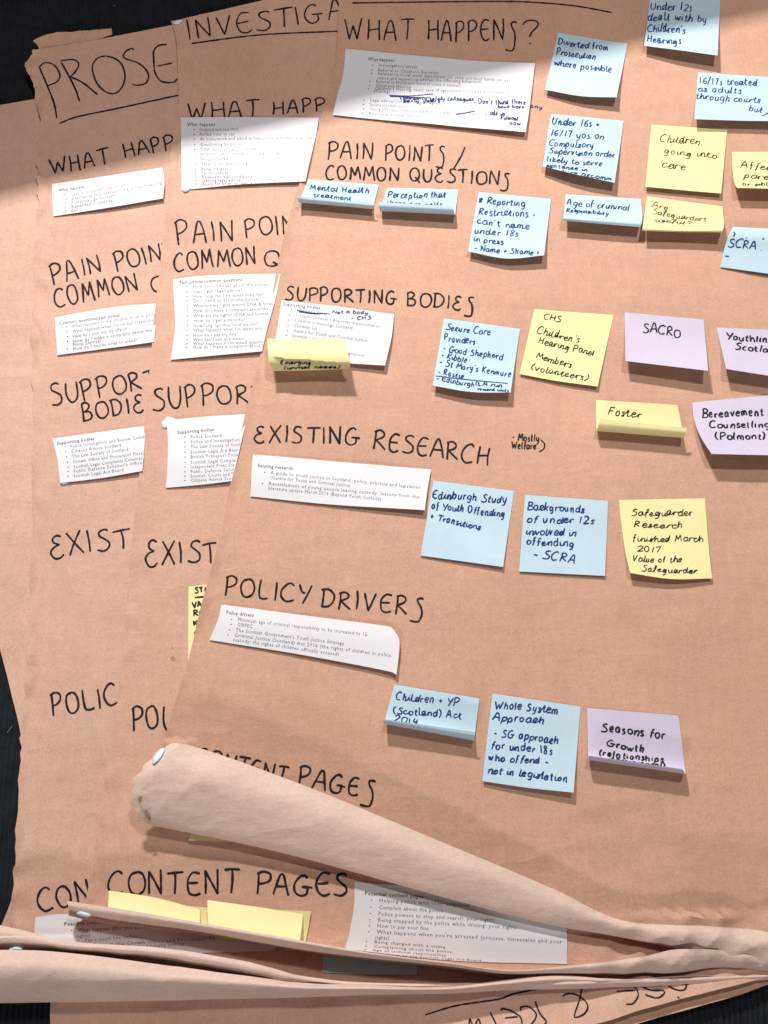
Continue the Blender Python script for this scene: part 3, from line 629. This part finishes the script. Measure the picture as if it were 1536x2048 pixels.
printed(S12, L_([(0, 'Possible content pages', 128, 1852, 245, 1845, 1), (1, 'What happens after you are arrested (your', 156, 1864, 352, 1853), (0, 'rights)', 153, 1876, 181, 1874), (1, 'Pay a court fine online', 170, 1884, 274, 1876), (1, 'Contact the Crown Office and Procurator Fiscal Service', 184, 1894, 490, 1876), (0, 'and fixed penalty notices', 255, 1899, 368, 1891)], 4.8, 0, 13), 11)

# sticky notes ------------------------------------------------------------------
NG = {'blue': 'pale blue sticky notes', 'yellow': 'yellow sticky notes', 'purple': 'lilac sticky notes'}
def note(on, colr, ctrl, label, **k): return paper('sticky_note', on, ctrl, colr, label, 'sticky note', NG[colr], wav=k.pop('wav', 0.0006), **k)
def flat(TL, TR, BR, BL, lb=6, rb=6, mid=None, bow=0.0):
    """ordinary note: stuck along its top, lifting towards the bottom; bow px pushes the bottom middle"""
    def mix(a, b, t, z): return (a[0]+(b[0]-a[0])*t, a[1]+(b[1]-a[1])*t, z)
    rows = []
    for t in (0, 0.4, 0.75, 1):
        z = t**2.2
        l = mix(TL, BL, t, lb*z); r = mix(TR, BR, t, rb*z)
        m = ((l[0]+r[0])/2, (l[1]+r[1])/2+bow*t*t, (l[2]+r[2])/2)
        rows.append([l, m, r])
    return rows
def curl(TL, TR, SL, SR, FL, FR, h=12):
    """note whose lower part curls up and over: stuck top edge, turning line S, free edge F showing the back"""
    m = lambda a, b, t, z: (a[0]+(b[0]-a[0])*t, a[1]+(b[1]-a[1])*t, z)
    return [[(*TL, 0), (*TR, 0)], [m(TL, SL, 0.45, h*0.04), m(TR, SR, 0.45, h*0.04)], [m(TL, SL, 0.82, h*0.16), m(TR, SR, 0.82, h*0.16)],
            [(*SL, h*0.55), (*SR, h*0.55)], [m(SL, FL, 0.5, h*0.9), m(SR, FR, 0.5, h*0.9)], [(*FL, h), (*FR, h)]]
n = note(C_, 'blue', flat((1303, -28), (1441, -14), (1435, 111), (1288, 92), 8, 12), 'blue sticky note reading Under 12s dealt with by Children\'s Hearings, at the top edge')
hand(n, [('Under 12s', (1300, 19), (1384, 23), 15), ('dealt with by', (1295, 40), (1413, 45), 16), ("Children's", (1294, 63), (1370, 68), 16), ('Hearings', (1294, 84), (1362, 89), 14)], w=0.0013)
n = note(C_, 'blue', flat((1116, 66), (1255, 88), (1233, 195), (1090, 180), 5, 10, bow=5), 'blue sticky note reading Diverted from Prosecution where possible')
hand(n, [('Diverted from', (1115, 88), (1216, 102), 13), ('Prosecution', (1112, 109), (1190, 120), 13), ('where possible', (1108, 131), (1223, 145), 13)], w=0.0013)
n = note(C_, 'blue', flat((1396, 145), (1565, 156), (1560, 243), (1388, 239), 9, 9), 'blue sticky note reading 16/17s treated as adults through courts')
hand(n, [('16/17s treated', (1399, 167), (1514, 172), 13), ('as adults', (1396, 183), (1483, 187), 12), ('through courts', (1392, 198), (1520, 206), 12), ('but', (1497, 223), (1524, 225), 12)], w=0.0011, strokes=[[(1524, 232), (1532, 229), (1545, 226)], [(1530, 226), (1546, 226)]])
n = note(C_, 'blue', [[(1102, 228, 0), (1175, 235, 0), (1247, 242, 0)], [(1096, 265, 1), (1169, 275, 1), (1241, 285, 1)], [(1089, 308, 5), (1163, 322, 6), (1234, 333, 6)], [(1085, 333, 7), (1157, 350, 10), (1229, 366, 9)]],
         'blue sticky note reading Under 16s + 16/17 yos on Compulsory Supervision order')
hand(n, [('Under 16s +', (1103, 248), (1199, 255), 13), ('16/17 yos on', (1101, 271), (1207, 280), 13), ('Compulsory', (1096, 291), (1187, 297), 13), ('Supervision order', (1097, 307), (1230, 315), 12), ('likely to serve', (1093, 323), (1204, 333), 11), ('sentence in', (1091, 334), (1175, 343), 8), ('secure accomm', (1104, 343), (1224, 361), 8)], w=0.0012)
n = note(C_, 'yellow', flat((1303, 250), (1454, 260), (1442, 387), (1290, 374), 4, 5), 'square yellow sticky note reading Children going into care')
hand(n, [('Children', (1319, 281), (1398, 291), 15), ('going into', (1327, 307), (1432, 317), 13), ('care', (1323, 334), (1370, 339), 15)], 'bpen', w=0.0009)
n = note(C_, 'yellow', [[(1464, 304, 0), (1550, 304, 0), (1640, 304, 0)], [(1465, 340, 3), (1551, 342, 3), (1640, 342, 3)], [(1469, 366, 9), (1553, 368, 9), (1640, 368, 9)], [(1474, 376, 14), (1555, 378, 14), (1640, 380, 14)]],
         'curled yellow sticky note reading Affe and paren, cut by the right edge of the photo')
hand(n, [('Affected', (1481, 336), (1578, 342), 13), ('parents', (1487, 357), (1572, 360), 12), ('or siblings', (1484, 371), (1570, 373), 7)], 'bpen', w=0.0011)
n = note(C_, 'blue', curl((617, 359), (758, 370), (598, 405), (745, 418), (593, 392), (750, 407), 12), 'curled blue sticky note reading Mental Health treatment')
hand(n, [('Mental Health', (619, 380), (737, 387), 11), ('treatment', (627, 393), (703, 400), 9)], w=0.00115, full=False) if False else None
def cut(surf, nrows_faces, verts=None): pass
def hand_front(n, on, lines, ink='pen', w=0.00115, h=12, strokes=()):
    hand(n, lines, ink, w, h, strokes, full=True)
def hand_under(n, lines, ink='pen', w=0.00115, strokes=()):
    """writing on the stuck part of a curled note, passing under its curl"""
    me = n.obj.data; vs = [v.co+n.org for v in me.vertices]; nf = len(me.polygons); per = nf//5
    sub = [tuple(p.vertices) for p in list(me.polygons)[:per*3]]
    class T: pass
    t = Surf.__new__(Surf); t.obj = n.obj; t.org = n.org; t.fb = n.fb; t.bvh = BVHTree.FromPolygons(vs, sub); t.full = t.bvh
    hand(t, lines, ink, w, strokes=strokes, full=True)
hand_under(n, [('Mental Health', (619, 380), (737, 387), 11), ('treatment', (627, 394), (703, 401), 9)])
n = note(C_, 'blue', curl((774, 376), (917, 379), (760, 422), (910, 430), (756, 404), (905, 413), 14), 'curled blue sticky note reading Perception that, right of the Mental Health one')
hand_under(n, [('Perception that', (775, 395), (891, 396), 12), ('there are calls', (771, 410), (884, 414), 9)])
n = note(C_, 'blue', flat((957, 384), (1102, 398), (1088, 511), (936, 503), 6, 9, bow=10), 'blue sticky note reading Reporting Restrictions - can\'t name under 18s in press')
hand(n, [('# Reporting', (957, 406), (1049, 414), 13), ('Restrictions -', (956, 429), (1070, 435), 14), ("can't name", (954, 448), (1059, 459), 13), ('under 18s', (948, 467), (1037, 473), 12), ('in press', (947, 483), (1007, 489), 11), ('- Name + Shame !', (948, 502), (1076, 511), 11)], w=0.0012)
n = note(C_, 'blue', [[(1131, 389, 0), (1207, 394, 0), (1282, 398, 0)], [(1130, 403, 3), (1206, 408, 3), (1283, 412, 3)], [(1128, 422, 10), (1205, 428, 10), (1285, 432, 10)], [(1126, 435, 13), (1204, 441, 13), (1283, 446, 13)], [(1125, 441, 11.5), (1203, 448, 11.5), (1280, 454, 11.5)]],
         'bulging blue sticky note reading Age of criminal Responsibility')
hand(n, [('Age of criminal', (1133, 410), (1258, 422), 13), ('Responsibility', (1132, 424), (1216, 430), 8)], w=0.0012)
n = note(C_, 'yellow', [[(1294, 393, 0), (1370, 403, 0), (1445, 413, 0)], [(1291, 413, 3), (1368, 421, 3), (1446, 428, 3)], [(1287, 440, 9), (1366, 444, 9), (1448, 447, 10)], [(1285, 456, 13), (1365, 459, 13), (1446, 459, 14)], [(1284, 462, 12), (1364, 464, 12), (1444, 465, 13)]],
         'bulging yellow sticky note reading Are Safeguarders, right of the Age of criminal note')
hand(n, [('Are', (1303, 415), (1335, 421), 12), ('Safeguarders', (1303, 429), (1412, 444), 11), ('useful?', (1309, 443), (1381, 452), 9)], 'bpen', w=0.0009)
n = note(C_, 'blue', [[(1466, 454, 5), (1530, 457, 5), (1600, 459, 5)], [(1458, 468, 9), (1526, 474, 9), (1600, 478, 9)], [(1449, 495, 5), (1522, 505, 6), (1600, 512, 6)], [(1440, 534, 1), (1520, 545, 3), (1600, 557, 2)]],
         'blue sticky note reading SCRA with its top bent over, at the right edge')
hand(n, [('SCRA .', (1455, 493), (1524, 501), 17)], w=0.0013, strokes=[[(1450, 512), (1458, 513)], [(1467, 464), (1470, 468), (1466, 473)], [(1492, 476), (1494, 476)], [(1524, 478), (1529, 478)]])
n = note(C_, 'yellow', flat((1069, 618), (1227, 630), (1195, 773), (1039, 748), 2, 4, bow=2), 'square yellow sticky note reading CHS Children\'s Hearing Panel Members (volunteers)')
hand(n, [('CHS', (1086, 637), (1120, 645), 13), ("Children's", (1073, 665), (1157, 687), 14), ('Hearing Panel', (1076, 686), (1187, 713), 13), ('Members.', (1071, 716), (1146, 737), 13), ('(volunteers)', (1061, 739), (1174, 762), 12)], 'bpen', w=0.001)
n = note(C_, 'purple', flat((1249, 625), (1407, 639), (1416, 742), (1251, 722), 13, 15), 'lilac sticky note reading SACRO')
hand(n, [('SACRO', (1285, 664), (1361, 677), 17)], 'bpen', w=0.0014)
n = note(C_, 'purple', flat((1433, 655), (1600, 662), (1605, 762), (1452, 738), 14, 14), 'lilac sticky note reading Youthlin Scotla, at the right edge')
hand(n, [('Youthlink', (1452, 678), (1546, 686), 13), ('Scotland', (1469, 698), (1562, 707), 12)], 'bpen', w=0.0017)
n = note(C_, 'yellow', curl((1192, 800), (1355, 810), (1193, 862), (1367, 876), (1200, 838), (1374, 856), 16), 'curled yellow sticky note reading Foster')
hand_under(n, [('Foster', (1215, 828), (1281, 837), 15)], 'bpen', 0.0011)
n = note(C_, 'purple', [[(1384, 805, 0), (1480, 796, 0), (1600, 786, 0)], [(1388, 838, 3), (1486, 834, 3), (1600, 828, 3)], [(1400, 872, 9), (1500, 873, 9), (1600, 872, 9)], [(1423, 908, 17), (1510, 910, 17), (1600, 911, 17)]],
         'lilac sticky note reading Bereavement Counselling (Polmont), at the right edge')
hand(n, [('Bereavement', (1404, 835), (1527, 831), 16), ('Counselling', (1418, 855), (1540, 856), 13), ('(Polmont)', (1431, 878), (1531, 878), 13)], 'bpen', w=0.0016)
n = note(C_, 'blue', flat((867, 961), (1028, 982), (1006, 1134), (841, 1111), 1.5, 3), 'square blue sticky note reading Edinburgh Study of Youth Offending + Transitions')
hand(n, [('Edinburgh Study', (864, 996), (1012, 1006), 15), ('of Youth Offending', (863, 1017), (1009, 1034), 14), ('+ Transitions', (859, 1037), (960, 1061), 13)], w=0.0013)
n = note(C_, 'blue', flat((1050, 990), (1216, 1002), (1210, 1152), (1038, 1143), 1.5, 2), 'square blue sticky note reading Backgrounds of under 12s involved in offending')
hand(n, [('Backgrounds', (1054, 1018), (1169, 1026), 15), ('of under 12s', (1053, 1044), (1188, 1049), 14), ('involved in', (1051, 1068), (1152, 1073), 15), ('offending', (1052, 1088), (1148, 1094), 14), ('- SCRA', (1064, 1115), (1150, 1127), 16)], w=0.0013)
n = note(C_, 'yellow', [[(1238, 1000, 0), (1324, 998, 0), (1409, 997, 0)], [(1243, 1050, 0.8), (1330, 1048, 0.6), (1413, 1045, 0.5)], [(1250, 1100, 3), (1336, 1104, 2.5), (1418, 1104, 1.5)], [(1260, 1146, 8), (1342, 1158, 6), (1424, 1157, 3)]],
         'square yellow sticky note reading Safeguarder Research finished March 2017')
hand(n, [('Safeguarder', (1262, 1031), (1385, 1032), 13), ('Research', (1267, 1054), (1366, 1056), 12), ('finished March', (1265, 1083), (1406, 1084), 12), ('2017', (1274, 1104), (1321, 1105), 11), ('Value of the', (1264, 1123), (1363, 1125), 12), ('Safeguarder.', (1282, 1143), (1398, 1147), 11)], 'bpen', w=0.001)
n = note(C_, 'blue', flat((888, 637), (1040, 658), (1021, 785), (865, 771), 7, 10, bow=6), 'blue sticky note reading Secure Care Providers with a list of names')
hand(n, [('Secure Care', (891, 659), (980, 671), 13), ('Providers', (888, 681), (950, 689), 13), ('- Good Shepherd', (885, 702), (1005, 719), 12), ('- Kibble', (881, 715), (933, 726), 12), ("- St Mary's Kenmure", (878, 730), (1021, 754), 12), ('- Rossie', (875, 749), (927, 756), 11), ('- Edinburgh', (872, 761), (948, 774), 10), ('(LA run', (950, 771), (1003, 775), 9), ('remand units', (955, 780), (1017, 784), 6)], w=0.0011, strokes=[[(871, 752), (930, 759), (1016, 767)]])
n = note(S6, 'yellow', [[(535, 678, 12), (614, 678, 10), (692, 678, 9)], [(536, 700, 21), (618, 701, 20), (694, 701, 19)], [(538, 722, 20), (620, 724, 19), (700, 722, 18)], [(547, 742, 13), (622, 741, 12), (699, 738, 12)]],
         'curled yellow sticky note over the corner of the Supporting bodies slip', dz=0.001)
hand(n, [('Emerging', (560, 728), (622, 729), 7), ('(unmet needs)', (567, 738), (679, 736), 6)], 'bpen', w=0.001)
n = note(C_, 'blue', curl((789, 1369), (959, 1397), (768, 1447), (948, 1481), (764, 1438), (950, 1464), 15), 'curled blue sticky note reading Children + YP (Scotland) Act 2014')
hand_under(n, [('Children + YP', (791, 1398), (916, 1412), 15), ('(Scotland) Act', (786, 1427), (923, 1437), 14), ('2014 .', (786, 1443), (853, 1451), 12)], w=0.0012)
n = note(C_, 'blue', flat((985, 1387), (1161, 1413), (1147, 1585), (964, 1562), 3, 7, bow=2), 'large square blue sticky note reading Whole System Approach')
hand(n, [('Whole System', (989, 1416), (1115, 1427), 16), ('Approach', (985, 1439), (1087, 1448), 15), ('- SG approach', (987, 1472), (1116, 1487), 15), ('for under 18s', (982, 1496), (1105, 1508), 15), ('who offend -', (976, 1520), (1096, 1530), 14), ('not in legislation', (975, 1545), (1134, 1563), 14)], w=0.0013)
n = note(C_, 'purple', curl((1174, 1416), (1357, 1431), (1176, 1519), (1371, 1547), (1177, 1511), (1364, 1538), 16), 'curled lilac sticky note reading Seasons for Growth (relationships')
hand_under(n, [('Seasons for', (1202, 1462), (1330, 1478), 17), ('Growth.', (1213, 1492), (1294, 1506), 14), ('(relationships', (1198, 1511), (1327, 1525), 12), ('and bereavement)', (1200, 1521), (1330, 1535), 8)], 'bpen', 0.0015)
n = note(B_, 'yellow', flat((377, 1173), (545, 1155), (540, 1322), (376, 1333), 0, 0), 'yellow sticky note with block capitals, mostly hidden under the topmost sheet', dz=0.0002, wav=0)
hand(n, [('STORY', (389, 1187), (440, 1184), 11), ('VAGUE', (385, 1216), (438, 1211), 11), ('REAL', (387, 1233), (430, 1229), 11), ('KIDS', (387, 1252), (430, 1248), 11), ('CAN', (390, 1271), (420, 1268), 10)], 'bpen', 0.0014, strokes=[[(389, 1195), (415, 1193)]])
n = note(B_, 'yellow', [[(395, 1600, 1), (450, 1605, 1), (540, 1610, 1)], [(388, 1640, 2), (450, 1645, 2), (540, 1650, 2)], [(378, 1681, 5), (450, 1683, 5), (540, 1687, 4)]], 'yellow sticky note peeping out below the rolled edge of the topmost sheet')
n = note(B_, 'yellow', [[(340, 1808, 0.6), (380, 1812, 0.6), (425, 1816, 0.6)], [(338, 1850, 1), (380, 1853, 1), (425, 1856, 1)]], 'small darker yellow sticky note between two bright ones at the rolled edge', nv=12)
n = note(B_, 'yellow', [[(218, 1781, 1.5), (310, 1795, 1.5), (400, 1819, 1.5)], [(217, 1800, 5), (309, 1815, 5), (400, 1840, 5)], [(216, 1815, 9), (308, 1832, 9), (400, 1856, 9)]], 'bright yellow sticky note under the CONTENT heading, left one at the rolled edge')
n = note(B_, 'yellow', [[(430, 1808, 0.6), (525, 1818, 0.6), (622, 1822, 1.5)], [(430, 1850, 1), (525, 1856, 1), (616, 1860, 1)], [(430, 1880, 1), (525, 1885, 1), (609, 1892, 1)]], 'wide yellow sticky note lying under the bright right-hand one at the rolled edge')
n = note(B_, 'yellow', [[(415, 1800, 1.5), (510, 1813, 1.5), (606, 1828, 2)], [(415, 1820, 5.5), (510, 1835, 5.5), (604, 1851, 5.5)], [(416, 1838, 9), (510, 1853, 9), (602, 1866, 9)], [(417, 1856, 12), (510, 1869, 12), (600, 1882, 12)]], 'bright yellow sticky note, right one at the rolled edge')
n = note(A_, 'blue', [[(648, 1900, 0), (740, 1908, 0), (836, 1916, 0)], [(644, 1945, 1), (740, 1949, 1), (834, 1949, 1)]], 'blue sticky note in deep shade between the rolled edges', nv=10, wav=0.0, dz=0.0002)

# ------------------------------------------------------------------ putty blobs, stains, lint, faint bleed-through marks
def blob(name, surf, px, py, rx, ry, rot, h, label, full=True, seed=0):
    c, nn = surf.hit(px, py, full); ux = Vector((math.cos(rot), math.sin(rot), 0)); ux = (ux-nn*ux.dot(nn)).normalized(); uy = nn.cross(ux)
    V = []; F = []; nu, nv = 16, 7
    for i in range(nv+1):
        ph = math.pi*i/nv-math.pi/2
        for j in range(nu):
            a = 2*math.pi*j/nu
            f = 1+0.32*noise.noise(Vector((math.cos(a)*1.3, math.sin(a)*1.3, seed+ph*0.5)))
            V.append(c+ux*rx*f*math.cos(ph)*math.cos(a)+uy*ry*f*math.cos(ph)*math.sin(a)+nn*(h*math.sin(ph)*(1+0.3*noise.noise(Vector((a, ph, seed))))+h*0.6))
    for i in range(nv):
        for j in range(nu): F.append((i*nu+j, i*nu+(j+1) % nu, (i+1)*nu+(j+1) % nu, (i+1)*nu+j))
    o = link_mesh(name, V, F, [M['putty']]); del o['org']
    tag(o, label, 'putty', 'blobs of pale blue adhesive putty'); return o
blob('putty_blob', C_, 318, 1512, 0.0075, 0.0040, 1.25, 0.0016, 'oval pale putty blob on the rolled corner of the topmost sheet', seed=1)
blob('putty_blob', B_, 169, 1827, 0.0062, 0.0030, -0.15, 0.0014, 'pale putty blob at the left end of the thin middle roll', seed=2)
blob('putty_blob', A_, 32, 1897, 0.0060, 0.0032, 0.2, 0.0016, 'bluish putty blob at the left end of the bottom rolls', seed=3)
blob('putty_blob', B_, 336, 846, 0.0068, 0.0048, 0.6, 0.0012, 'pale putty blob behind the corner of the Supporting bodies slip', full=False, seed=4)
blob('putty_blob', A_, 129, 964, 0.0042, 0.0028, 0.1, 0.0014, 'small putty blob under the lower left corner of a white slip', full=False, seed=5)
blob('putty_blob', B_, 372, 381, 0.0035, 0.0022, 0.1, 0.0014, 'tiny putty blob under the What happens slip on the INVESTIG sheet', full=False, seed=6)
blob('putty_blob', B_, 357, 46, 0.0052, 0.0022, 0.5, 0.0016, 'white smear of putty on the top corner of the INVESTIG sheet', full=False, seed=7)
def stain(surf, px, py, r, seed):
    V = [surf.hit(px+r*(1+0.4*noise.noise(Vector((math.cos(a*0.524)*1.5, math.sin(a*0.524)*1.5, seed))))*math.cos(a*0.524), py+r*(0.8+0.4*noise.noise(Vector((math.cos(a*0.524)*1.5, math.sin(a*0.524)*1.5, seed+5))))*math.sin(a*0.524)) for a in range(12)]
    V = [p+n_*0.00008 for p, n_ in V]
    o = link_mesh('stain', V, [tuple(range(12))], [M['kraft_stain']], surf.obj, origin=surf.org); del o['org']
def corner_fold(surf, pts):
    V = [surf.hit(x, y, True)[0]+Vector((0, 0, 0.0012+0.0008*(i % 2))) for i, (x, y) in enumerate(pts)]
    o = link_mesh('torn_corner', V, [tuple(range(len(V)))], [M['kraft_stain'], M['kraft']], surf.obj, smooth=False, origin=surf.org); del o['org']; solid(o, 0.0004)
corner_fold(C_, [(277, 1594), (284, 1596), (283, 1606), (279, 1604)]); corner_fold(C_, [(288, 1618), (300, 1632), (302, 1642), (293, 1636)])
stain(B_, 346, 1318, 5.5, 1); stain(B_, 345, 1296, 2.6, 2)
k = Ink(C_, True)
for i in range(16):
    x = 512+i*8.4+random.uniform(-2, 2); y = 1676+(x-512)*0.235+random.uniform(-3, 3)
    k.stroke([(x, y), (x+random.uniform(1, 3), y+random.uniform(2, 4))], 0.0006)
k.done('print', 'ink_bleed')
# lint hairs on the carpet
for (a, b, c_) in (((15, 1465), (20, 1458), (25, 1452)), ((226, 11), (228, 12), (230, 11))):
    pts = spline([a, b, c_], 4); V = []
    for (x, y) in pts:
        p = P(x, y, 0.0006)
        V += [p+Vector((0.0003, 0, 0)), p-Vector((0.0003, 0, 0)), p+Vector((0, 0, 0.0005))]
    F = []
    for i in range(len(pts)-1):
        for q in range(3): F.append((i*3+q, i*3+(q+1) % 3, i*3+3+(q+1) % 3, i*3+3+q))
    o = link_mesh('lint', V, F, [M['lint']]); del o['org']
    tag(o, 'tiny pale lint hair on the dark carpet at the lower left' if a[0] == 15 else 'tiny pale speck of lint on the dark carpet at the top', 'lint')

# ------------------------------------------------------------------ unseen box added beyond the papers to cast the shade over their top
def boxmesh(cx, cy, w, d, h, rz, z0=0.0):
    c, s_ = math.cos(rz), math.sin(rz); V = []
    for z in (z0, z0+h):
        for (x, y) in ((-w/2, -d/2), (w/2, -d/2), (w/2, d/2), (-w/2, d/2)): V.append(Vector((cx+x*c-y*s_, cy+x*s_+y*c, z)))
    return V, [(0, 3, 2, 1), (4, 5, 6, 7), (0, 1, 5, 4), (1, 2, 6, 5), (2, 3, 7, 6), (3, 0, 4, 7)]
HB = 0.30; q0, q1 = P(0, 415, 0.003), P(1536, 45, 0.007)
q0, q1 = [q+(LAMP-q)*((HB-q.z)/(LAMP.z-q.z)) for q in (q0, q1)]
dv = (q1-q0); rz_ = math.atan2(dv.y, dv.x); mid = (q0+q1)/2
BX = dict(cx=mid.x-0.15*math.sin(rz_), cy=mid.y+0.15*math.cos(rz_), w=2.2, d=0.30, h=HB-0.002, rz=rz_)
V, F = boxmesh(BX['cx'], BX['cy'], BX['w'], BX['d'], BX['h'], BX['rz'])
bx = link_mesh('shade_box', V, F, [M['card']], smooth=False); org = Vector(bx['org']); del bx['org']
tag(bx, 'long unseen box added beyond the papers to shade their top', 'box')
V, F = boxmesh(BX['cx'], BX['cy'], BX['w'], 0.05, 0.0004, BX['rz'], BX['h']+0.0002)
tp = link_mesh('shade_box_tape', V, F, [M['kraft_back']], bx, smooth=False, origin=org); del tp['org']  # strip on top of the added shade box
for o in bpy.data.objects:
    if 'org' in o: del o['org']
